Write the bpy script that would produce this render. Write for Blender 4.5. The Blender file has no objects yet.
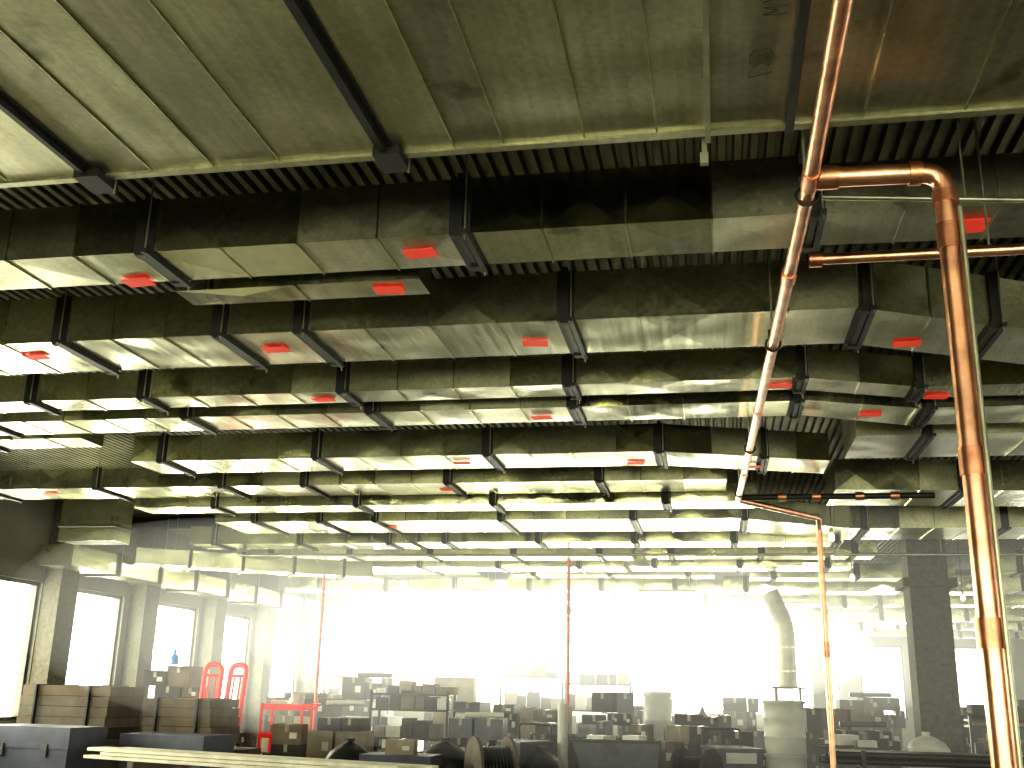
import bpy, math, random
from mathutils import Matrix, Vector
random.seed(7)
S=bpy.context.scene
S.view_settings.view_transform='Standard'
for lk in ('Medium High Contrast','Standard - Medium High Contrast'):
    try: S.view_settings.look=lk; break
    except Exception: pass

# ------------------------------------------------------------------ materials
def newmat(n):
    m=bpy.data.materials.new(n); m.use_nodes=True
    nt=m.node_tree; b=nt.nodes['Principled BSDF']
    return m,nt,b
def simple(n,col,rough=.6,metal=0.,var=.25,scale=6.,bump=0.,emit=None):
    m,nt,b=newmat(n); N=nt.nodes; L=nt.links
    tc=N.new('ShaderNodeTexCoord'); no=N.new('ShaderNodeTexNoise'); no.inputs['Scale'].default_value=scale
    no.inputs['Detail'].default_value=5
    L.new(tc.outputs['Object'],no.inputs['Vector'])
    r=N.new('ShaderNodeValToRGB'); r.color_ramp.elements[0].position=.3; r.color_ramp.elements[1].position=.7
    r.color_ramp.elements[0].color=[c*(1-var) for c in col]+[1]
    r.color_ramp.elements[1].color=[min(1,c*(1+var)) for c in col]+[1]
    L.new(no.outputs['Fac'],r.inputs['Fac']); L.new(r.outputs['Color'],b.inputs['Base Color'])
    b.inputs['Roughness'].default_value=rough; b.inputs['Metallic'].default_value=metal
    if bump:
        bp=N.new('ShaderNodeBump'); bp.inputs['Strength'].default_value=bump; bp.inputs['Distance'].default_value=.02
        L.new(no.outputs['Fac'],bp.inputs['Height']); L.new(bp.outputs['Normal'],b.inputs['Normal'])
    if emit:
        b.inputs['Emission Color'].default_value=list(emit[0])+[1]; b.inputs['Emission Strength'].default_value=emit[1]
    return m
def galv(n,col,rough=.25,smudge=.5):
    m,nt,b=newmat(n); N=nt.nodes; L=nt.links
    tc=N.new('ShaderNodeTexCoord')
    vo=N.new('ShaderNodeTexVoronoi'); vo.inputs['Scale'].default_value=38
    no=N.new('ShaderNodeTexNoise'); no.inputs['Scale'].default_value=.9; no.inputs['Detail'].default_value=4
    n2=N.new('ShaderNodeTexNoise'); n2.inputs['Scale'].default_value=1.5; n2.inputs['Detail'].default_value=1
    n3=N.new('ShaderNodeTexNoise'); n3.inputs['Scale'].default_value=2.6; n3.inputs['Detail'].default_value=5
    mp=N.new('ShaderNodeMapping'); mp.inputs['Scale'].default_value=(28,1.2,28)
    n4=N.new('ShaderNodeTexNoise'); n4.inputs['Scale'].default_value=1.; n4.inputs['Detail'].default_value=3
    L.new(tc.outputs['Object'],mp.inputs['Vector']); L.new(mp.outputs[0],n4.inputs['Vector'])
    for x in (vo,no,n2,n3): L.new(tc.outputs['Object'],x.inputs['Vector'])
    sp=N.new('ShaderNodeRGBToBW'); L.new(vo.outputs['Color'],sp.inputs[0])
    ms=N.new('ShaderNodeMapRange'); ms.inputs[3].default_value=.80; ms.inputs[4].default_value=1.0; L.new(sp.outputs[0],ms.inputs[0])
    md=N.new('ShaderNodeMapRange'); md.inputs[1].default_value=.3; md.inputs[2].default_value=.7; md.inputs[3].default_value=.74; md.inputs[4].default_value=1.0; L.new(no.outputs['Fac'],md.inputs[0])
    mu=N.new('ShaderNodeMapRange'); mu.inputs[1].default_value=.28; mu.inputs[2].default_value=.38; mu.inputs[3].default_value=1-smudge; mu.inputs[4].default_value=1.0; L.new(n3.outputs['Fac'],mu.inputs[0])
    m4=N.new('ShaderNodeMapRange'); m4.inputs[1].default_value=.3; m4.inputs[2].default_value=.7; m4.inputs[3].default_value=.80; m4.inputs[4].default_value=1.0; L.new(n4.outputs['Fac'],m4.inputs[0])
    def mul(p,q):
        a=N.new('ShaderNodeMath'); a.operation='MULTIPLY'; L.new(p.outputs[0],a.inputs[0]); L.new(q.outputs[0],a.inputs[1]); return a
    c=mul(mul(ms,md),mul(mu,m4))
    mx=N.new('ShaderNodeMix'); mx.data_type='RGBA'; mx.inputs[6].default_value=(0,0,0,1); mx.inputs[7].default_value=list(col)+[1]
    L.new(c.outputs[0],mx.inputs[0]); L.new(mx.outputs[2],b.inputs['Base Color'])
    mr=N.new('ShaderNodeMapRange'); mr.inputs[3].default_value=rough-.06; mr.inputs[4].default_value=rough+.08
    L.new(n4.outputs['Fac'],mr.inputs[0]); L.new(mr.outputs[0],b.inputs['Roughness'])
    b.inputs['Metallic'].default_value=1.
    bp=N.new('ShaderNodeBump'); bp.inputs['Strength'].default_value=.45; bp.inputs['Distance'].default_value=.05
    L.new(n2.outputs['Fac'],bp.inputs['Height']); L.new(bp.outputs['Normal'],b.inputs['Normal'])
    return m
M={}
M['galv']=galv('galvanized_steel',(.92,.92,.63),.20)
M['galvB']=galv('galvanized_steel_matte',(.66,.65,.44),.32)
M['galvC']=galv('galvanized_steel_bright',(.98,.98,.70),.12)
M['galv2']=galv('galvanized_steel_dull',(.66,.65,.45),.30)
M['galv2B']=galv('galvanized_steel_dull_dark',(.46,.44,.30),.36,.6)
VAR={'galv':['galv','galv','galvB','galvC'],'galv2':['galv2','galv2','galv2B','galvB']}
M['black']=simple('black_sealant',(.010,.010,.008),.6)
M['strut']=simple('dark_strut_steel',(.035,.035,.028),.5,.6)
M['rod']=simple('threaded_rod_zinc',(.40,.39,.28),.35,.8)
M['deck']=simple('corrugated_deck_steel',(.13,.125,.085),.4,.8,.4,3)
M['copper']=simple('copper',(.80,.42,.27),.30,1.,.30,7,.15)
M['copperf']=simple('copper_fitting',(.56,.26,.15),.36,.95,.3,12)
M['tag']=simple('red_orange_sticker',(.9,.05,.02),.6,0,.1,6,0,((1,.06,.025),.25))  # weak self-glow added so the stickers stay vivid
M['floor']=simple('concrete_floor',(.30,.29,.22),.45,0,.25,.8,.2)
M['wall']=simple('painted_wall',(.16,.155,.12),.8,0,.2,1.)
M['frame']=simple('window_frame_dark',(.06,.06,.055),.5,.3)
M['fire']=simple('fireproofing_spray',(.08,.075,.055),.95,0,.3,14,.6)
M['card']=simple('cardboard',(.13,.10,.07),.85,0,.3,3)
M['card2']=simple('cardboard_pale',(.27,.23,.17),.85,0,.2,3)
M['cardd']=simple('cardboard_dark',(.04,.032,.026),.85,0,.3,3)
M['tape']=simple('packing_tape',(.26,.22,.15),.3)
M['blackp']=simple('black_plastic',(.012,.012,.014),.45,0,.3,5,.4)
M['white']=simple('white_plastic',(.5,.5,.45),.45,0,.08)
M['grey']=simple('grey_paint',(.08,.085,.09),.5,.1)
M['bluegrey']=simple('bluegrey_steel',(.075,.08,.11),.5,.3,.2,4)
M['red']=simple('red_paint',(.8,.03,.02),.4,0,.2,5,0,((1,.03,.02),.12))  # slight emission added, the paint glows without a lamp
M['blue']=simple('blue_plastic',(.06,.2,.6),.3)
M['wood']=simple('lumber',(.74,.71,.58),.75,0,.15,5,.1)
M['ply']=simple('plywood_dusty',(.12,.10,.075),.8,0,.3,3)
M['yell']=simple('yellow_paint',(.5,.36,.06),.45)
M['redpipe']=simple('red_sprinkler_pipe',(.50,.12,.08),.5,.1,.2)
M['wrap']=simple('white_foil_wrap',(.24,.23,.16),.4,.3,.3,4,.6)
M['tube']=simple('fluorescent_tube',(.9,.9,.8),.4,0,.02,1,0,((1,.97,.7),20))
M['bulb']=simple('lamp_bulb',(.9,.9,.8),.4,0,.02,1,0,((1,.9,.6),30))
g,nt,b=newmat('window_glass'); nt.nodes.remove(b)
tr=nt.nodes.new('ShaderNodeBsdfTransparent'); gl=nt.nodes.new('ShaderNodeBsdfGlossy'); gl.inputs['Roughness'].default_value=.05
mx=nt.nodes.new('ShaderNodeMixShader'); mx.inputs[0].default_value=.06
nt.links.new(tr.outputs[0],mx.inputs[1]); nt.links.new(gl.outputs[0],mx.inputs[2]); nt.links.new(mx.outputs[0],nt.nodes['Material Output'].inputs[0])
M['glass']=g

# ------------------------------------------------------------------ mesh builder
class MB:
    def __init__(s): s.v=[]; s.f=[]; s.m=[]; s.sm=[]; s.mats=[]
    def mi(s,k):
        if k not in s.mats: s.mats.append(k)
        return s.mats.index(k)
    def add(s,vs,fs,k,smooth=False):
        o=len(s.v); s.v+=[tuple(v) for v in vs]; i=s.mi(k)
        for f in fs: s.f.append([o+a for a in f]); s.m.append(i); s.sm.append(smooth)
    def box(s,x0,x1,y0,y1,z0,z1,k,T=None):
        vs=[Vector(p) for p in [(x0,y0,z0),(x1,y0,z0),(x1,y1,z0),(x0,y1,z0),(x0,y0,z1),(x1,y0,z1),(x1,y1,z1),(x0,y1,z1)]]
        if T: vs=[T@v for v in vs]
        s.add(vs,[(0,3,2,1),(4,5,6,7),(0,1,5,4),(1,2,6,5),(2,3,7,6),(3,0,4,7)],k)
    def tube(s,pts,r,k,n=14,caps=True):
        pts=[Vector(p) for p in pts]; rs=r if isinstance(r,(list,tuple)) else [r]*len(pts)
        vs=[];up=None
        for i,p in enumerate(pts):
            a=pts[max(i-1,0)]; c=pts[min(i+1,len(pts)-1)]
            d=(c-a).normalized()
            if up is None:
                up=d.orthogonal().normalized()
            up=(up-d*up.dot(d)).normalized(); w=d.cross(up)
            for j in range(n):
                t=2*math.pi*j/n; vs.append(p+(up*math.cos(t)+w*math.sin(t))*rs[i])
        fs=[]
        for i in range(len(pts)-1):
            for j in range(n):
                fs.append((i*n+j,i*n+(j+1)%n,(i+1)*n+(j+1)%n,(i+1)*n+j))
        s.add(vs,fs,k,True)
        if caps:
            o=len(pts)-1
            s.add(vs[:n],[tuple(reversed(range(n)))],k); s.add(vs[o*n:],[tuple(range(n))],k)
    def obj(s,name,loc=None):
        me=bpy.data.meshes.new(name)
        me.from_pydata(s.v,[],s.f); 
        for k in s.mats: me.materials.append(M[k])
        me.polygons.foreach_set('material_index',s.m); me.polygons.foreach_set('use_smooth',s.sm)
        me.update()
        o=bpy.data.objects.new(name,me); S.collection.objects.link(o)
        return o
def bend(pts,rad,n=6):
    pts=[Vector(p) for p in pts]; out=[pts[0]]
    for i in range(1,len(pts)-1):
        a,b_,c=pts[i-1],pts[i],pts[i+1]
        u=(a-b_).normalized()*rad; w=(c-b_).normalized()*rad
        for j in range(n+1):
            t=j/n; out.append((b_+u)*(1-t)**2+b_*2*t*(1-t)+(b_+w)*t*t)
    out.append(pts[-1]); return out

DECK=4.98
# ------------------------------------------------------------------ ducts
def duct(path,z0,z1,flanges,mat='galv',seam=.5,name='rectangular_duct',hang=True,fw=.035):
    mb=MB()
    xs=[p[0] for p in path]
    def yy(x):
        for a,b_ in zip(path,path[1:]):
            if a[0]<=x<=b_[0]:
                t=(x-a[0])/(b_[0]-a[0]); return a[1]+(b_[1]-a[1])*t, a[2]+(b_[2]-a[2])*t
        e=path[0] if x<xs[0] else path[-1]; return e[1],e[2]
    marks=sorted(set([round(f,3) for f in flanges if xs[0]<f<xs[-1]]+[xs[0],xs[-1]]))
    stations=[]
    for a,b_ in zip(marks,marks[1:]):
        n=max(1,round((b_-a)/seam))
        for i in range(n): stations.append(a+(b_-a)*i/n)
    stations.append(marks[-1])
    stations=sorted(set(stations+xs))
    clean=[stations[0]]
    for s_ in stations[1:]:
        if s_-clean[-1]>.05: clean.append(s_)
        elif s_ in xs: clean[-1]=s_
    stations=clean
    cv=mat
    for a,b_ in zip(stations,stations[1:]):
        if random.random()<.55: cv=random.choice(VAR[mat])
        n0,f0=yy(a); n1,f1=yy(b_)
        c=[Vector(v) for v in [(a,n0,z0),(b_,n1,z0),(b_,f1,z0),(a,f0,z0),(a,n0,z1),(b_,n1,z1),(b_,f1,z1),(a,f0,z1)]]
        for q,nrm in (((0,3,2,1),Vector((0,0,-1))),((4,5,6,7),Vector((0,0,1))),((0,1,5,4),Vector((0,-1,0))),((2,3,7,6),Vector((0,1,0)))):
            qs=[c[i] for i in q]; ctr=sum(qs,Vector())/4+nrm*random.uniform(-.005,.008)
            mb.add(qs+[ctr],[(0,1,4),(1,2,4),(2,3,4),(3,0,4)],cv)
    for x,o in ((stations[0],0),(stations[-1],1)):
        n0,f0=yy(x); mb.add([(x,n0,z0),(x,f0,z0),(x,f0,z1),(x,n0,z1)],[(0,1,2,3) if o else (0,3,2,1)],mat)
    def ring(x,w,p,k):
        n0,f0=yy(x)
        mb.box(x-w/2,x+w/2,n0-p,n0+.001,z0-p,z1+p,k); mb.box(x-w/2,x+w/2,f0-.001,f0+p,z0-p,z1+p,k)
        mb.box(x-w/2,x+w/2,n0,f0,z0-p,z0+.001,k); mb.box(x-w/2,x+w/2,n0,f0,z1-.001,z1+p,k)
    fl=[f for f in flanges if xs[0]<f<xs[-1]]
    for s_ in stations[1:-1]:
        if all(abs(s_-f)>.1 for f in fl): ring(s_,.010,.010,mat)
    for f in fl:
        ring(f,.13,.005,'black'); ring(f,fw,.026,'strut')
        n0,f0=yy(f)
        for (yv,zv) in ((n0,z0),(f0,z0)):
            mb.box(f-.035,f+.035,yv-.032,yv+.032,zv-.032,zv+.032,'black')
        if hang:
            x=f+.045
            mb.box(x-.018,x+.018,n0-.08,f0+.06,z0-.034,z0-.006,'strut')
            for yv in (n0-.055,f0+.045):
                mb.tube([(x,yv,z0-.06),(x,yv,DECK)],.006,'rod',6)
    return mb.obj(name)

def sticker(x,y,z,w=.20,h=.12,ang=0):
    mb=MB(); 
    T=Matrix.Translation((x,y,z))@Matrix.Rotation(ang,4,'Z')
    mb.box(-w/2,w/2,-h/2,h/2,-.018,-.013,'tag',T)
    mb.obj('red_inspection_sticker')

def wide_duct():
    mb=MB(); z0=4.3; z1=4.85; y0,y1=.8,4.58
    xs=[-9.5]
    seams=[-8.9,-8.2,-7.5,-6.6,-5.9,-5.3,-4.7,-4.2,-3.7,-3.2,-2.85,-2.5,-2.13,-1.55,-1.2,-.95,-.55,-.2,.04,.42,.75,1.2,1.8,2.4,3.2,4.,5.]
    st=xs+seams
    for a,b_ in zip(st,st[1:]):
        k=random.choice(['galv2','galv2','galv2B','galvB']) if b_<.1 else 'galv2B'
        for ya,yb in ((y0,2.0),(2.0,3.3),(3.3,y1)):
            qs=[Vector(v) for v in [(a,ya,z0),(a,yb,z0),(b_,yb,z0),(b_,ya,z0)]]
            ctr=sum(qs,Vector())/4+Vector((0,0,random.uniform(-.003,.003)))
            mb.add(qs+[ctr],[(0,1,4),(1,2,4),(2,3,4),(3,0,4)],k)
    mb.box(-9.5,5,y0,y0+.01,z0,z1,'galv2'); mb.box(-9.5,5,y1-.01,y1,z0,z1,'galv2')
    mb.box(-9.5,5,y0,y1,z1-.01,z1,'galv2'); mb.box(-9.51,-9.5,y0,y1,z0,z1,'galv2'); mb.box(5,5.01,y0,y1,z0,z1,'galv2')
    for s_ in seams[:-1]:
        if s_ in (-3.2,-1.55,-5.3,-7.5,2.4):
            mb.box(s_-.045,s_+.045,y0-.03,y1+.03,z0-.010,z0,'black'); mb.box(s_-.015,s_+.015,y0-.03,y1+.03,z0-.04,z0,'strut')
            mb.box(s_-.06,s_+.08,y1-.10,y1+.10,z0-.05,z0+.12,'black')
            mb.tube([(s_+.08,y1+.07,z0-.07),(s_+.08,y1+.07,DECK)],.007,'rod',6)
        elif s_==.42: mb.box(s_-.02,s_+.02,y0-.03,y1+.03,z0-.03,z0,'strut')
        elif s_==.04: mb.box(s_-.013,s_+.013,y0-.03,y1+.05,z0-.035,z0,'rod')
        else: mb.box(s_-.005,s_+.005,y0,y1,z0-.008,z0,'galv')
    # felt-marker size code on the sheet metal, written along the duct width
    hh,ww=.10,.05
    G={'4':[((0,1),(0,.4)),((0,.4),(1,.4)),((.8,1),(.8,0))],'/':[((0,0),(1,1))],'M':[((0,0),(0,1)),((0,1),(.5,.4)),((.5,.4),(1,1)),((1,1),(1,0))],
       'C':[((1,1),(0,.8)),((0,.8),(0,.2)),((0,.2),(1,0))],'3':[((0,1),(1,.8)),((1,.8),(.4,.5)),((.4,.5),(1,.2)),((1,.2),(0,0))],'7':[((0,1),(1,1)),((1,1),(.3,0))]}
    def text(t,ox,oy):
        for i,ch in enumerate(t):
            for p,q in G.get(ch,[]):
                P=lambda a:(ox-a[1]*hh,oy+i*.08+a[0]*ww,z0-.008)
                mb.tube([P(p),P(q)],.0022,'black',5)
    text('C37',.32,3.92); text('44/M',.36,3.40)
    mb.box(-9.5,5,y1-.03,y1+.02,z0-.015,z0,'galv2')
    return mb.obj('wide_rectangular_duct')
wide_duct()

duct([(-9.2,5.56,6.04),(.55,5.56,6.04)],4.3,4.66,[-7.4,-5.4,-3.47,-1.42])
duct([(.58,5.60,6.04),(2.2,5.64,6.10),(4.8,5.64,6.10)],4.31,4.62,[2.6,.62],mat='galv2')
duct([(-3.6,6.22,6.5),(-1.85,6.22,6.5)],4.3,4.5,[],seam=.9,hang=False)
duct([(-10.5,7.14,7.92),(1.05,7.14,7.92),(3.2,8.2,8.98),(5.2,8.2,8.98)],4.3,4.68,[-8.9,-7.1,-5.1,-3.72,-3.05,-1.0,1.10,2.05,3.2])
duct([(-11,8.80,9.17),(.76,8.80,9.17),(1.8,9.2,9.57),(6,9.2,9.57)],4.3,4.57,[-8.6,-6.5,-5.3,-3.3,-1.2,.78,1.8,3.6])
duct([(-11.5,9.48,10.02),(.9,9.48,10.02),(1.9,9.85,10.5),(6,9.85,10.5)],4.28,4.5,[-9.4,-7.5,-5.2,-3.25,-1.25,.8,2.0,3.9],mat='galv')
duct([(-11.6,10.3,10.75),(-6.9,10.3,10.75)],4.3,4.55,[-9.5,-8.2])
duct([(-7.0,11.55,12.3),(-.55,11.55,12.3),(1.35,12.2,12.95)],4.3,4.62,[-6.6,-4.6,-2.52,-.55,.6])
duct([(1.5,11.0,12.1),(7,11.0,12.1)],4.3,4.75,[2.2,4.2],mat='galv2')
duct([(-11.6,13.2,14.0),(.2,13.2,14.0)],4.3,4.58,[-10.3,-8.5,-6.6,-5.4,-3.4,-1.4])
duct([(-8.5,14.25,14.8),(.6,14.25,14.8)],4.2,4.45,[-7.2,-5.0,-3.,-.6],mat='galv')
duct([(1.6,14.0,15.2),(7.5,14.6,15.8)],4.3,4.7,[3.2,5.2])
duct([(-8.2,16.3,17.6),(.4,16.3,17.6),(2.2,17.4,18.7),(8,17.4,18.7)],4.3,4.65,[-7.5,-6.35,-5.4,-3.3,-1.2,.5,2.4,4.5])
far=[(18.3,4.22),(20.45,4.25),(21.6,4.1),(23.2,4.2),(24.6,4.0),(26.2,4.1),(27.5,3.9),(29.0,4.05),(30.6,3.85),(32.2,4.0),(33.6,3.75),(35.2,3.9),(36.8,3.7),(38.4,3.85)]
for i,(y,z) in enumerate(far):
    w=random.uniform(.6,.95)
    cur=-10.6+random.uniform(0,1.2); xe=(3.0 if y<23 else 12)
    while cur<xe-1.5:
        ln=random.uniform(4,9); e=min(cur+ln,xe)
        if not (y<21 and cur<3.8<e):
            zz=z+random.uniform(-.1,.08)
            duct([(cur,y,y+w),(e,y+random.uniform(-.1,.1),y+w)],zz,zz+random.uniform(.28,.42),[cur+.5+1.7*k for k in range(8)],mat=random.choice(['galv','galv','galv2']),hang=(i%2==0),seam=.85)
        cur=e+random.uniform(.1,.9)
def vduct(x0,x1,y0,y1,z0,z1,name='vertical_duct_drop'):
    mb=MB(); mb.box(x0,x1,y0,y1,z0,z1,'galv')
    z=z0+.25
    while z<z1: mb.box(x0-.03,x1+.03,y0-.03,y1+.03,z-.02,z+.02,'strut'); z+=.6
    mb.box(x0+.03,x1-.03,y0+.03,y1-.03,z0-.004,z0+.001,'black')
    return mb.obj(name)
vduct(-10.6,-9.6,15.6,16.1,3.9,4.6)
mb=MB(); y=16.6
while y<38:
    mb.box(-11.6,-10.95,y,y+1.48,3.62,3.98,random.choice(VAR['galv'])); mb.box(-11.64,-10.91,y+1.48,y+1.55,3.58,4.02,'strut')
    mb.tube([(-10.9,y+1.5,3.56),(-10.9,y+1.5,DECK)],.007,'rod',6); y+=1.55
mb.obj('rectangular_duct')
mb=MB()
T=Matrix.Translation((-9.2,19.6,4.0))@Matrix.Rotation(math.radians(32),4,'Z')
mb.box(-2.0,2.6,-.3,.3,-.15,.15,'galv',T)
for i in range(-1,3): mb.box(i*1.0-.03,i*1.0+.03,-.34,.34,-.19,.19,'strut',T)
mb.obj('branch_duct')

for i,(x,y,z) in enumerate([(-1.72,5.78,4.3),(-3.75,6.0,4.3),(-2.1,6.36,4.3),(-5.5,7.45,4.3),(-3.4,7.5,4.3),(-1.3,7.6,4.3),(1.5,7.95,4.3),
  (-3.55,9.0,4.3),(-1.6,9.8,4.28),(1.5,10.0,4.28),(2.0,9.5,4.3),(.62,9.0,4.3),(-2.9,11.9,4.3),(-.85,12.1,4.3),
  (-9.4,13.5,4.3),(-3.5,13.6,4.3),(.55,12.4,4.3),(-5.3,16.9,4.3)]):
    sticker(x,y,z,.2,.13,random.uniform(-.15,.15))
sticker(1.5,5.85,4.31,.18,.18)

# ------------------------------------------------------------------ copper pipes
mb=MB(); Z=4.0
A=[(.5,.4,Z),(.5,4.6,Z),(.33,12.95,Z)]
mb.tube(A,.036,'copper',18)
for y in (2.2,4.55,5.75,8.8,11.4):
    x=.5 if y<4.6 else .5-(y-4.6)*.0204
    mb.tube([(x,y-.07,Z),(x,y+.07,Z)],.043,'copperf',18)
for y in (1.5,4.75,7.0,10.2,12.6):
    x=.5 if y<4.6 else .5-(y-4.6)*.0204
    mb.tube([(x,y,Z+.09),(x,y,DECK)],.008,'rod',6)
    mb.tube([(x+.05*math.sin(t*.524),y,Z+.01+.05*math.cos(t*.524)) for t in range(13)],.008,'strut',6,False)
    mb.box(x-.03,x+.03,y-.02,y+.02,Z+.05,Z+.11,'strut')
mb.tube(bend([(.33,12.9,Z),(.33,13.0,Z),(1.42,14.5,Z),(1.42,14.6,Z-.12),(1.42,14.6,0)],.06),.038,'copper',14)
mb.tube([(1.42,14.6,2.2),(1.42,14.6,2.4)],.047,'copperf',14)
mb.tube([(.33,12.95,Z+.02),(2.6,12.95,Z+.02)],.036,'strut',12)
for x in (.8,1.2,1.7,2.1): mb.tube([(x,12.95,Z+.02),(x+.1,12.95,Z+.02)],.05,'copperf',12)
mb.obj('copper_pipe_run')
mb=MB()
rp=bend([(.56,4.55,Z),(1.08,4.57,Z),(1.08,4.57,0)],.10,8)
mb.tube(rp,.047,'copper',24)
mb.tube([(.93,4.565,Z),(.985,4.567,Z)],.056,'copperf',20); mb.tube([(1.08,4.57,Z-.16),(1.08,4.57,Z-.10)],.056,'copperf',20)
mb.tube([(.53,4.55,Z),(.62,4.553,Z)],.056,'copperf',20)
for z in (3.62,2.6,1.9): mb.tube([(1.08,4.57,z),(1.08,4.57,z+.12)],.054,'copperf',20)
mb.tube([(1.125,4.52,Z-.2),(1.125,4.52,.0)],.012,'rod',8)
mb.obj('copper_riser_pipe')
mb=MB()
mb.tube([(.60,5.52,Z),(4.5,5.52,Z)],.030,'copper',16)
mb.tube([(.57,5.52,Z),(.64,5.52,Z)],.042,'copperf',16)
for x in (1.28,1.9): mb.tube([(x,5.52,Z),(x+.1,5.52,Z)],.038,'copperf',16)
mb.tube([(1.5,5.52,Z),(1.5,5.52,DECK)],.007,'rod',6)
mb.obj('copper_branch_pipe')
mb=MB(); mb.tube([(.6,5.0,4.12),(2.6,5.35,4.12)],.014,'rod',10); mb.tube([(1.3,5.1,4.12),(1.3,5.1,DECK)],.006,'rod',6); mb.obj('electrical_conduit')
mb=MB(); mb.box(.01,.035,4.64,4.652,4.2,DECK,'wrap'); mb.box(.0,.04,4.63,4.66,4.16,4.22,'wrap'); mb.obj('hanger_strap')
for (x,y) in ((-8.07,21.25),(-2.88,21.3)):
    mb=MB(); mb.tube([(x,y,0),(x,y,DECK)],.036,'redpipe',12)
    for z in (1.2,3.2): mb.tube([(x,y,z),(x,y,z+.1)],.05,'redpipe',12)
    mb.obj('red_standpipe')
for y in (19.3,):
    mb=MB(); mb.tube([(-10.8,y,4.12),(8,y,4.12)],.025,'rod',8)
    x=-10.5
    while x<8:
        mb.tube([(x,y,4.12),(x,y,DECK)],.006,'rod',5); mb.tube([(x+.6,y,4.12),(x+.6,y,3.98)],.012,'rod',6); x+=2.4
    mb.obj('sprinkler_main_pipe')

# ------------------------------------------------------------------ room shell
X0,X1,Y0,Y1=-12.,14.,-7.,40.
mb=MB(); mb.box(X0-.3,X1+.3,Y0-.3,Y1+.3,-.2,0,'floor'); mb.obj('floor')
mb=MB(); x=X0; 
while x<X1:
    pr=[(x,DECK+.05),(x+.012,DECK),(x+.058,DECK),(x+.07,DECK+.05),(x+.10,DECK+.05)]
    for (a,za),(b_,zb) in zip(pr,pr[1:]): mb.add([(a,Y0,za),(a,Y1,za),(b_,Y1,zb),(b_,Y0,zb)],[(0,1,2,3)],'deck')
    x+=.10
mb.box(X0-.3,X1+.3,Y0-.3,Y1+.3,DECK+.07,DECK+.3,'deck')
mb.obj('ceiling')
def wall(name,axis,pos,a0,a1,wins,sill,head,out):
    mb=MB(); t=.25
    def bx(a,b_,z0,z1,k='wall',d0=0,d1=t):
        p0=pos+out*d0; p1=pos+out*d1; lo,hi=min(p0,p1),max(p0,p1)
        if axis=='x': mb.box(lo,hi,a,b_,z0,z1,k)
        else: mb.box(a,b_,lo,hi,z0,z1,k)
    cur=a0
    for (a,b_) in wins:
        bx(cur,a,sill,head); cur=b_
    bx(cur,a1,sill,head); bx(a0,a1,0,sill); bx(a0,a1,head,DECK+.2)
    mb.obj(name)
    for i,(a,b_) in enumerate(wins):
        mb=MB()
        for (p,q,z0,z1) in ((a,b_,sill,sill+.07),(a,b_,head-.07,head),(a,a+.07,sill,head),(b_-.07,b_,sill,head)): bx(p,q,z0,z1,'frame',.06,.16)
        n=max(1,round((b_-a)/1.7))
        for j in range(1,n):
            c=a+(b_-a)*j/n; bx(c-.025,c+.025,sill,head,'frame',.06,.16)
        bx(a+.05,b_-.05,sill+.05,head-.05,'glass',.10,.112)
        mb.obj('window_%d'%(wall.n)); wall.n+=1
wall.n=1
LW=[(9,11.2),(12,14.2),(15.2,17.4),(18,20.2),(21.2,23.5),(24.4,26.5),(27.4,29.9),(31.,33.6),(34.4,37.8)]
wall('wall_left','x',X0,Y0,Y1,LW,1.0,3.4,-1)
wall('wall_far','y',Y1,X0,X1,[(-11.7,2.0),(2.6,4.3),(5.0,6.5),(8.1,9.4),(10.6,13.)],1.0,3.5,1)
wall('wall_right','x',X1,Y0,Y1,[(2,5),(8,11),(14,17),(20,23),(26,29),(32,35)],1.0,3.4,1)
wall('wall_back','y',Y0,X0,X1,[(-10,-6),(-4,0),(2,6),(8,12)],1.0,3.4,-1)  # unseen back windows, added to let in fill light
for y in (17.7,20.7,23.95,26.95,30.4,34.0):
    mb=MB(); mb.box(X0+.002,X0+.35,y-.28,y+.28,0,DECK-.01,'fire'); mb.obj('pilaster')
def column(x,y,w=.6):
    mb=MB(); mb.box(x-w/2,x+w/2,y-w/2,y+w/2,0,DECK-.01,'fire'); mb.box(x-w/2-.12,x+w/2+.12,y-w/2-.12,y+w/2+.12,3.6,3.75,'fire')
    mb.box(x-w/2-.05,x+w/2+.05,y-w/2-.05,y+w/2+.05,0,.12,'fire'); mb.obj('column')
column(3.72,20.,.66); column(2.75,30.0,.5); column(9,20); column(9,30.,.5); column(6.2,34.6,.5)
for y in (10.98,19.9,30.2):
    mb=MB(); mb.box(X0,X1,y-.1,y+.1,4.94,4.97,'strut'); mb.box(X0,X1,y-.1,y+.1,4.76,4.785,'strut'); mb.box(X0,X1,y-.012,y+.012,4.785,4.94,'strut'); mb.obj('steel_beam')

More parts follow.
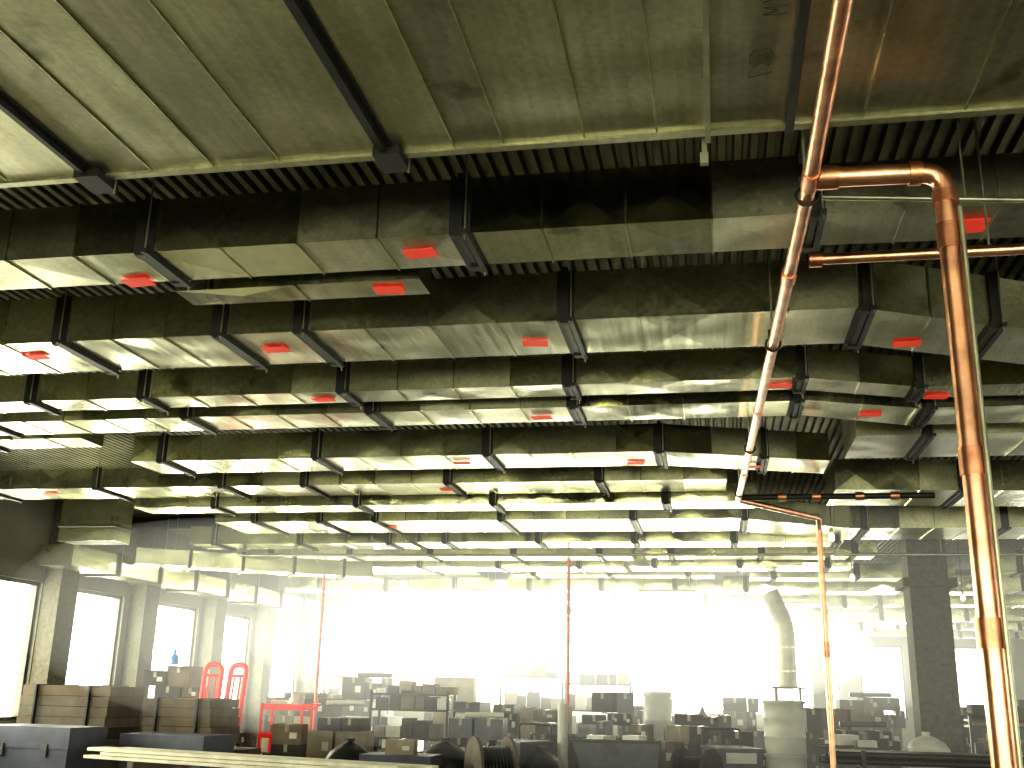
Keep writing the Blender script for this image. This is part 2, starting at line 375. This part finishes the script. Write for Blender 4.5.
# ------------------------------------------------------------------ lamps
def strip(x,y,z=3.75,l=1.2):
    mb=MB(); mb.box(x-l/2,x+l/2,y-.07,y+.07,z+.03,z+.08,'white')
    for d in (-.035,.035): mb.tube([(x-l/2+.03,y+d,z),(x+l/2-.03,y+d,z)],.016,'tube',8)
    for e in (-l/2+.015,l/2-.015): mb.box(x+e-.015,x+e+.015,y-.06,y+.06,z-.02,z+.03,'white')
    for e in (-.5,.5): mb.tube([(x+e,y,z+.08),(x+e,y,DECK)],.004,'rod',5)
    mb.obj('fluorescent_strip_light')
for x,y in ((-9,22.9),(-5.5,22.9),(-1.0,22.9),(-.9,25.8),(-6,25.8),(2.,25.8),(-3.2,28.6),(-8.2,28.6),(3.5,28.6),(5,31.8),(-5.5,31.8),(0,31.8)): strip(x,y)
def worklamp(x,y,z):
    mb=MB(); mb.tube([(x,y,z+.12),(x,y,DECK)],.008,'black',6); mb.tube([(x,y,z+.05),(x,y,z+.13)],.03,'yell',10)
    mb.tube([(x,y,z-.07),(x,y,z-.05),(x,y,z),(x,y,z+.05)],[.012,.035,.04,.02],'bulb',12)
    for k in range(6):
        t=k*math.pi/3; c,s_=math.cos(t),math.sin(t)
        mb.tube([(x+.03*c,y+.03*s_,z+.06),(x+.07*c,y+.07*s_,z),(x+.02*c,y+.02*s_,z-.1)],.003,'strut',4)
    mb.obj('caged_work_lamp')
for p in ((2.6,21,3.9),(1.75,16.2,4.0),(5.2,24,3.8)): worklamp(*p)

# ------------------------------------------------------------------ clutter
def rbox(mb,x,y,z,w,d,h,ang,k,tape=True):
    T=Matrix.Translation((x,y,z))@Matrix.Rotation(ang,4,'Z')
    mb.box(-w/2,w/2,-d/2,d/2,0,h,k,T)
    if tape:
        mb.box(-.03,.03,-d/2-.003,d/2+.003,h-.12,h+.003,'tape',T); mb.box(-w/2,w/2,-.004,.004,h,h+.004,'cardd',T)
        if random.random()<.4: mb.box(w*.1,w*.35,-d/2-.004,-d/2,h*.3,h*.6,'white',T)
        if random.random()<.35:
            mb.box(-w/2,w/2,-d/2-.14,-d/2,h-.02,h-.012,k,T); mb.box(-w/2-.12,-w/2,-d/2,d/2,h+.0,h+.008,k,T)
def pallet(mb,x,y,w=1.2,d=1.0,z=0):
    for i in range(6): 
        c=-w/2+.06+i*(w-.12)/5; mb.box(x+c-.05,x+c+.05,y-d/2,y+d/2,z+.12,z+.14,'ply')
    for j in (-1,0,1): mb.box(x-w/2,x+w/2,y+j*(d/2-.05)-.045,y+j*(d/2-.05)+.045,z+.02,z+.12,'ply')
    mb.box(x-w/2,x+w/2,y-d/2,y+d/2,z,z+.02,'ply')
def box_pile(x,y,w,top,kinds=('card','card2','cardd'),d=.9):
    mb=MB(); pallet(mb,x,y,w,d); z=.14
    while z<top-.2:
        h=min(random.uniform(.22,.5),top-z); cx=-w/2
        while cx<w/2-.2:
            bw=min(random.uniform(.2,.6),w/2-cx)
            if z<.7 or random.random()<.7:
                rbox(mb,x+cx+bw/2,y+random.uniform(-.08,.08),z,bw-.02,random.uniform(.5,d),h*random.choice((1,1,.9,.75) if z>.9 else (1,)),random.uniform(-.13,.13),random.choice(kinds))
            cx+=bw
        z+=h
    if random.random()<.35: mb.tube([(x-w*.3,y,z+.05),(x+w*.35,y+.1,z+.06)],.05,random.choice(['white','grey','blackp']),10)
    return mb.obj('pallet_of_cardboard_boxes')
def bag(x,y,r=.42,h=.6,k='blackp',z=0,name='garbage_bag'):
    mb=MB(); pts=[];rs=[]
    for i,(t,q) in enumerate(((0,.75),(.06,.95),(.2,1.05),(.4,1.06),(.6,.98),(.75,.8),(.85,.5),(.92,.16),(1,.22))):
        pts.append((x,y,z+h*t+.001)); rs.append(r*q)
    mb.tube(pts,rs,k,28)
    for i in range(len(mb.v)):
        v=mb.v[i]; a=math.atan2(v[1]-y,v[0]-x); q=1+.12*math.sin(a*3+x*5)+.07*math.sin(a*7-v[2]*17+x)
        mb.v[i]=(x+(v[0]-x)*q+.12*(v[2]-z)*math.sin(x*7),y+(v[1]-y)*q,v[2])
    return mb.obj(name)
def drum(x,y,r,h,k='white',z=0,name='plastic_drum',n=1):
    mb=MB()
    for i in range(n):
        b0=z+i*h
        mb.tube([(x,y,b0),(x,y,b0+.03*h),(x,y,b0+.30*h),(x,y,b0+.32*h),(x,y,b0+.34*h),(x,y,b0+.64*h),(x,y,b0+.66*h),(x,y,b0+.68*h),(x,y,b0+.93*h),(x,y,b0+.95*h),(x,y,b0+.995*h)],
            [r*.92,r*.97,r*.98,r*1.03,r*.98,r*.98,r*1.03,r*.98,r*.95,r*1.05,r*1.04],k,24)
    return mb.obj(name)
def gangbox(x,y,w=1.3,d=.7,h=.95,ang=0,k='bluegrey'):
    mb=MB(); T=Matrix.Translation((x,y,0))@Matrix.Rotation(ang,4,'Z')
    mb.box(-w/2,w/2,-d/2,d/2,.1,h*.72,k,T); mb.box(-w/2-.02,w/2+.02,-d/2-.02,d/2+.02,h*.72,h,k,T)
    for sx in (-1,1):
        mb.box(sx*(w/2-.15)-.08,sx*(w/2-.15)+.08,-d/2,d/2,0,.1,'blackp',T)
        mb.box(sx*(w/4)-.05,sx*(w/4)+.05,-d/2-.04,-d/2-.02,h*.62,h*.78,'grey',T)
        mb.box(sx*(w/2+.02)-.015,sx*(w/2+.02)+.015,-.12,.12,h*.4,h*.44,'grey',T)
    return mb.obj('steel_job_box')
def hand_truck(x,y,z,ang=0,h=1.3,w=.42):
    mb=MB(); T=Matrix.Translation((x,y,z))@Matrix.Rotation(ang,4,'Z')@Matrix.Rotation(math.radians(-8),4,'X')
    f=lambda p:T@Vector(p)
    loop=bend([(-w/2,0,.1),(-w/2,0,h),(w/2,0,h),(w/2,0,.1)],.15,6)
    mb.tube([f(p) for p in loop],.05,'red',10)
    inner=bend([(-w/5,0,.15),(-w/5,0,h*.86),(w/5,0,h*.86),(w/5,0,.15)],.08,5)
    mb.tube([f(p) for p in inner],.02,'red',8)
    for q in (.2,.5,.86): mb.tube([f((-w/2,0,h*q)),f((w/2,0,h*q))],.025,'red',8)
    mb.box(-w/2,w/2,-.28,0,.06,.075,'red',T)
    for sx in (-1,1):
        mb.tube([f((sx*(w/2+.03),.06,.13)),f((sx*(w/2+.10),.06,.13))],.125,'blackp',18)
        mb.tube([f((sx*(w/2+.02),.06,.13)),f((sx*(w/2+.11),.06,.13))],.05,'white',12)
    mb.tube([f((-w/2,.06,.13)),f((w/2,.06,.13))],.012,'strut',8)
    return mb.obj('red_hand_truck')
def cart(x,y,w=.8,d=.55,h=1.0,k='red'):
    mb=MB()
    for sx in (-1,1):
        for sy in (-1,1):
            px,py=x+sx*w/2,y+sy*d/2
            mb.tube([(px,py,.12),(px,py,h+.12)],.03,k,8); mb.tube([(px-.02,py,.07),(px+.02,py,.07)],.07,'blackp',12)
    for z in (.2,h*.6,h):
        mb.box(x-w/2,x+w/2,y-d/2,y+d/2,z,z+.03,k)
        for sy in (-1,1): mb.box(x-w/2,x+w/2,y+sy*d/2-.01,y+sy*d/2+.01,z,z+.11,k)
    mb.tube(bend([(x+w/2,y-d/2,h),(x+w/2+.18,y-d/2,h+.12),(x+w/2+.18,y+d/2,h+.12),(x+w/2,y+d/2,h)],.06),.016,k,8)
    rbox(mb,x-.15,y,h+.03,.3,.3,.14,.2,'white',False); mb.tube([(x+.2,y,h+.03),(x+.2,y,h+.3)],[.1,.13],'white',14)
    rbox(mb,x,y,h*.6+.03,.5,.35,.2,.1,'card'); rbox(mb,x,y,.23,.6,.4,.25,0,'cardd')
    return mb.obj('red_utility_cart')
def cable_reel(x,y,r=.5,w=.5,ang=0,k='ply'):
    mb=MB(); T=Matrix.Translation((x,y,r))@Matrix.Rotation(ang,4,'Z')
    f=lambda p:T@Vector(p)
    for s_ in (-1,1): mb.tube([f((s_*w/2-.025,0,0)),f((s_*w/2+.025,0,0))],r,k,28)
    mb.tube([f((-w/2,0,0)),f((w/2,0,0))],r*.35,k,20)
    n=9
    for i in range(n):
        c=-w/2+.05+i*(w-.1)/(n-1); mb.tube([f((c-.022,0,0)),f((c,0,0)),f((c+.022,0,0))],[r*.66,r*.72,r*.66],'blackp',20)
    for s_ in (-1,1): mb.tube([f((s_*(w/2+.03),0,0)),f((s_*(w/2+.024),0,0))],r*.14,'strut',12)
    return mb.obj('cable_reel')
def tilt_cart(x,y,w=1.2,d=.8,h=1.0,ang=0):
    mb=MB(); T=Matrix.Translation((x,y,0))@Matrix.Rotation(ang,4,'Z')
    vs=[T@Vector(p) for p in [(-w*.3,-d/2+.05,.18),(w*.45,-d/2+.05,.18),(w*.45,d/2-.05,.18),(-w*.3,d/2-.05,.18),(-w*.55,-d/2,h),(w*.5,-d/2,h),(w*.5,d/2,h),(-w*.55,d/2,h)]]
    mb.add(vs,[(0,3,2,1),(0,1,5,4),(1,2,6,5),(2,3,7,6),(3,0,4,7)],'grey')
    mb.box(-w*.57,w*.52,-d/2-.03,-d/2+.01,h-.05,h,'blackp',T); mb.box(-w*.57,w*.52,d/2-.01,d/2+.03,h-.05,h,'blackp',T)
    for sx in (-.2,.35):
        for sy in (-1,1): mb.tube([T@Vector((sx*w,sy*(d/2-.08)-.03,.1)),T@Vector((sx*w,sy*(d/2-.08)+.03,.1))],.1,'blackp',14)
    for i in range(6):
        a=random.uniform(-.4,.4); b_=random.uniform(-.2,.2)
        rbox(mb,x+a*w,y+b_,h-.25,random.uniform(.2,.4),.3,random.uniform(.2,.5),random.uniform(0,1.5),random.choice(['card','cardd','white','blackp']),False)
    return mb.obj('waste_tilt_cart')
def welder(x,y,ang=0):
    mb=MB(); T=Matrix.Translation((x,y,0))@Matrix.Rotation(ang,4,'Z')
    mb.box(-.35,.35,-.5,.5,.2,.85,'bluegrey',T); mb.box(-.37,.37,-.52,.52,.85,.89,'grey',T)
    for i in range(7): mb.box(-.28,.28,-.515,-.5,.3+i*.045,.32+i*.045,'blackp',T)
    mb.box(-.25,.25,-.515,-.5,.66,.82,'white',T)
    for sx in (-1,1):
        for sy in (-1,1): mb.tube([T@Vector((sx*.36,sy*.35,.15)),T@Vector((sx*.44,sy*.35,.15))],.15,'blackp',16)
    mb.tube([T@Vector(p) for p in bend([(-.33,.5,.85),(-.33,.5,1.15),(.33,.5,1.15),(.33,.5,.85)],.08)],.02,'strut',8)
    for s_ in (-.15,.15): mb.tube([T@Vector(p) for p in [(s_,.62,.05),(s_,.62,.85),(s_,.62,.92),(s_,.62,.98)]],[.11,.11,.04,.035],'grey',14)
    return mb.obj('welding_machine')
def pipe_rack(x,y,w=2.4,h=1.1):
    mb=MB()
    for sx in (-1,1):
        for sy in (-1,1): mb.box(x+sx*w*.35-.03,x+sx*w*.35+.03,y+sy*.4-.03,y+sy*.4+.03,0,h,'strut')
        for z in (.35,.8): mb.box(x+sx*w*.35-.03,x+sx*w*.35+.03,y-.4,y+.4,z-.05,z,'strut')
    for z in (.35,.8):
        for i in range(7):
            for j in range(2):
                r=.045; o=random.uniform(-.2,.2)
                mb.tube([(x-w/2+o,y-.32+i*.1,z+r+j*.085),(x+w/2+o,y-.32+i*.1,z+r+j*.085)],r,random.choice(['strut','rod','grey']),10)
    return mb.obj('pipe_rack')

mb=MB(); ang=math.atan2(12.6-14.0,-3.5+8.3); L_=5.0
T=Matrix.Translation((-5.8,13.3,0))@Matrix.Rotation(ang,4,'Z')
for r_ in range(3):
    for c in range(5-r_):
        o=random.uniform(-.2,.2)
        mb.box(-L_/2+o,L_/2+o,-.42+c*.17+r_*.05,-.27+c*.17+r_*.05,.70+r_*.045,.74+r_*.045,'wood',T)
for sx in (-1.6,1.6):
    mb.box(sx-.05,sx+.05,-.55,.55,.60,.70,'ply',T)
    for a in (-1,1):
        for q in (-1,1):
            mb.tube([T@Vector((sx+q*.02,a*.48,.63)),T@Vector((sx+q*.25,a*.56,0))],.03,'ply',6)
mb.obj('lumber_stack_on_sawhorses')
gangbox(-9.75,14.7,1.5,.8,1.05,-.1); gangbox(-8.1,15.6,1.4,.8,.95,-.1)
gangbox(-11.2,13.3,1.0,.7,1.05,.2)
def stack(x,y,w,d,h,k='ply',ang=0,name='covered_material_stack'):
    mb=MB(); T=Matrix.Translation((x,y,0))@Matrix.Rotation(ang,4,'Z')
    n=9
    for i in range(n):
        z=.14+i*(h-.14)/n; o=random.uniform(-.05,.05)
        mb.box(-w/2+o,w/2+o,-d/2,d/2,z,z+(h-.14)/n-.006,k if i%2 else random.choice(['cardd','ply','card']),T)
    mb.box(-w/2+.1,w/2-.1,-d/2+.1,d/2-.1,0,.14,'ply',T)
    for sx in (-.3,.3): mb.box(sx*w-.015,sx*w+.015,-d/2-.06,d/2+.06,.14,h+.01,'blackp',T)
    return mb.obj(name)
stack(-10.6,16.9,1.6,1.1,1.62); stack(-8.75,17.3,1.2,1.1,1.45,'card')
box_pile(-10.05,19.2,1.1,2.0,('cardd','cardd','card'))
mb=MB(); mb.tube([(-10.05,18.9,2.02),(-10.05,18.9,2.17),(-10.05,18.9,2.22),(-10.05,18.9,2.30)],[.09,.09,.03,.03],'blue',12); mb.obj('blue_water_bottle')
mb=MB(); pallet(mb,-8.95,18.7,1.5,1.0); rbox(mb,-9.3,18.7,.14,.68,.8,.45,0,'cardd',False); rbox(mb,-8.58,18.7,.14,.68,.8,.45,0,'card',False); mb.obj('wooden_crates')
hand_truck(-9.22,18.75,.61,.12,1.45,.32); hand_truck(-8.78,18.8,.61,-.08,1.45,.32)
cart(-8.0,19.6,.8,.5,1.25)
mb=MB(); rbox(mb,-7.1,17.6,0,.5,.4,.75,.1,'cardd'); rbox(mb,-7.1,17.6,.75,.5,.4,.32,.1,'card'); mb.obj('stacked_cardboard_boxes')
box_pile(-6.9,19.6,1.1,1.35,('cardd','blackp','card2'))
for i in range(5): bag(-6.2+i*.85,18.1+random.uniform(-.2,.2),.4,random.uniform(.75,.95))
mb=MB(); rbox(mb,-5.8,24,0,.9,.6,1.95,.1,'card2'); mb.obj('tall_cardboard_carton')
mb=MB(); rbox(mb,-2.62,18.6,0,.3,.3,.05,0,'white',False); mb.tube([(-2.6,18.6,.05),(-2.6,18.6,1.5)],.09,'white',16); mb.obj('white_cardboard_tube')
drum(-1.25,23.4,.3,1.75,'white',0,'plastic_wrapped_roll')
drum(1.05,18.2,.33,.82,'white',0,'stacked_white_drums',2)
mb=MB(); mb.add([(-.75,23.6,0),(.1,23.6,0),(.1,24.5,0),(-.75,24.5,0),(-.55,23.8,.9),(-.1,23.8,.9),(-.1,24.3,.9),(-.55,24.3,.9),(-.32,24.05,1.5)],
  [(0,1,5,4),(1,2,6,5),(2,3,7,6),(3,0,4,7),(4,5,8),(5,6,8),(6,7,8),(7,4,8),(3,2,1,0)],'grey'); mb.obj('tarp_covered_equipment')
mb=MB(); rbox(mb,3.3,18.4,0,.8,.6,.55,.1,'cardd'); mb.obj('cardboard_box')
bag(3.3,18.4,.30,.65,'white',.56,'white_bulk_bag')
mb=MB(); mb.tube(bend([(1.5,24.1,1.9),(1.5,24.1,3.2),(1.2,24.1,3.9)],.3,8),.2,'wrap',24)
for z in (2.2,2.7): mb.tube([(1.5,24.1,z),(1.5,24.1,z+.04)],.215,'rod',24)
mb.tube([(1.25,24.1,0),(1.25,24.1,1.9)],.03,'strut',8);mb.tube([(1.75,24.1,0),(1.75,24.1,1.9)],.03,'strut',8); mb.box(1.15,1.85,23.8,24.4,1.86,1.9,'strut')
mb.obj('wrapped_round_duct')
def shelf(x,y,w=1.6,h=1.9,k='strut'):
    mb=MB(); d=.6
    for sx in (-1,1):
        for sy in (-1,1): mb.box(x+sx*w/2-.025,x+sx*w/2+.025,y+sy*d/2-.025,y+sy*d/2+.025,0,h,k)
    for z in (.15,.7,1.25,h-.1):
        mb.box(x-w/2,x+w/2,y-d/2,y+d/2,z,z+.04,k); cx=-w/2+.05
        while cx<w/2-.25:
            bw=random.uniform(.2,.4); rbox(mb,x+cx+bw/2,y,z+.04,bw-.03,.4,random.uniform(.2,.42) if z<h-.2 else random.uniform(.1,.3),0,random.choice(['card','grey','cardd','white','cardd','blackp','card2']),False); cx+=bw
    return mb.obj('storage_shelf')
def ladder(x,y,h=2.2,k='yell'):
    mb=MB()
    for sy,n in ((-1,1),(1,0)):
        for sx in (-1,1): mb.tube([(x+sx*.28,y+sy*.5,0),(x+sx*.16,y,h)],.025,k,6)
        for i in range(1,7):
            t=i/7; mb.tube([(x-.28+.12*t,y+sy*.5*(1-t),h*t),(x+.28-.12*t,y+sy*.5*(1-t),h*t)],.018,k,6)
    mb.box(x-.2,x+.2,y-.1,y+.1,h,h+.05,k); return mb.obj('step_ladder')
spots=[(-4.5,21.5,1.6),(-3.6,23,1.5),(-2.2,22.3,1.7),(-4.4,26.5,1.95),(-7.6,23.5,1.9),(-9.2,24.5,1.7),(-.1,21.8,1.5),(2.2,22.5,1.5),(-2.8,26,1.8),(.7,27,1.8),(4.6,22.5,1.6),(6.1,23.7,1.8),(-6.7,27,2.0),(-9.5,28,1.9),(3.4,26,1.9),(7.9,25,1.7),(-.8,19.6,1.3),(-4.2,19.5,1.2),(-6.1,21.6,1.5),(-1.,26.9,1.7),(-8.6,21.9,1.6),(.6,20.2,1.35),(-1.7,25.0,1.5),(5.1,20.5,1.3),(2.5,20.4,1.2),(-2.6,20.0,1.2),(6.9,21.8,1.4)]
for i,(x,y,t) in enumerate(spots):
    if i%5==3: shelf(x,y,1.6,t+.15)
    else: box_pile(x,y,random.uniform(1.,1.5),t,random.choice([('card','card2','cardd'),('cardd','card','blackp'),('grey','cardd','blackp'),('grey','card','cardd')]))
for x,y in ((-5.2,29.5),(.0,29.8),(5.3,28.)): ladder(x,y)
gangbox(-4.9,16.8,1.1,.7,.7); gangbox(5.6,17.3,1.3,.7,.9)
mb=MB(); rbox(mb,-4.9,16.8,.70,.45,.4,.22,.1,'card2'); mb.obj('cardboard_box')
cable_reel(-3.5,17.0,.5,.55,.5); cable_reel(-.35,17.5,.45,.5,-.4,'cardd'); cable_reel(4.5,18.5,.55,.6,.2)
tilt_cart(-1.6,17.5,1.3,.8,1.0,.15); tilt_cart(2.2,18.8,1.1,.8,.95,-.2)
welder(.2,18.5,.3); welder(-3.3,18.3,-.4); pipe_rack(2.9,16.6,2.6,1.0)

# ------------------------------------------------------------------ haze: self-lit volumes that imitate the bloom around the windows
root=bpy.data.objects.new('bloom_glow',None); S.collection.objects.link(root)
def glow_cloud(n,c,r,e):
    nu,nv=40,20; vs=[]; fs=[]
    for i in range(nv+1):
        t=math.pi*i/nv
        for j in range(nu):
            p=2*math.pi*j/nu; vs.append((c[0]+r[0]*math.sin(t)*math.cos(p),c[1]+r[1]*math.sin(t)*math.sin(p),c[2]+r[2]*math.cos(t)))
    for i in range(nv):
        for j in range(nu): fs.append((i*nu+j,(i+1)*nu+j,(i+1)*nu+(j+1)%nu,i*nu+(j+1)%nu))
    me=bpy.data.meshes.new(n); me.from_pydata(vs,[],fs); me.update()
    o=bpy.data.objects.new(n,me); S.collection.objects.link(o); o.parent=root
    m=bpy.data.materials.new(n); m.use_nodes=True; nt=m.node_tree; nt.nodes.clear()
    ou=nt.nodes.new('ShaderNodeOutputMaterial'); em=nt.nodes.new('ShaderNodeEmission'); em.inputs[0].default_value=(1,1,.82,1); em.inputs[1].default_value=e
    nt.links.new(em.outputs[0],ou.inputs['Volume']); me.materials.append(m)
glow_cloud('glow_core',(-3.6,30.5,2.85),(7.8,9.3,1.8),.08)
glow_cloud('glow_left',(-8.0,23.5,2.75),(3.9,11.5,2.1),.028)
glow_cloud('glow_mid',(-2.5,28.5,2.85),(9.4,11.3,2.05),.026)
glow_cloud('glow_wide',(0.2,25,2.5),(12.0,14.8,2.45),.010)

# ------------------------------------------------------------------ daylight
w=bpy.data.worlds.new('World'); S.world=w; w.use_nodes=True
bg=w.node_tree.nodes['Background']; bg.inputs[0].default_value=(1,1,.90,1); bg.inputs[1].default_value=5
def area(n,loc,rot,sx,sy,e,col=(1,.985,.70)):
    l=bpy.data.lights.new(n,'AREA'); l.shape='RECTANGLE'; l.size=sx; l.size_y=sy; l.energy=e; l.color=col
    ob=bpy.data.objects.new(n,l); S.collection.objects.link(ob); ob.location=loc; ob.rotation_euler=[math.radians(a) for a in rot]
area('daylight_far_windows',(-4.,Y1+.6,2.4),(-90,0,0),18,3.2,6200)
area('daylight_left_windows',(X0-.6,23,2.3),(0,-90,0),3.,32,3800)
area('daylight_right_windows',(X1+.6,17,2.3),(0,90,0),3.,34,900)
area('back_fill_light',(1,Y0-.6,2.3),(90,0,0),24,3.,2600)  # added fill that brightens the duct faces turned to the camera

cd=bpy.data.cameras.new('camera'); co=bpy.data.objects.new('camera',cd); S.collection.objects.link(co)
co.matrix_world=Matrix.Translation((0,0,1.7))@Matrix.Rotation(math.radians(11),4,'Z')@Matrix.Rotation(math.radians(106.3),4,'X')@Matrix.Rotation(math.radians(1.3),4,'Z')
cd.lens=36*1047/1024; cd.clip_start=.05; cd.clip_end=300
S.camera=co
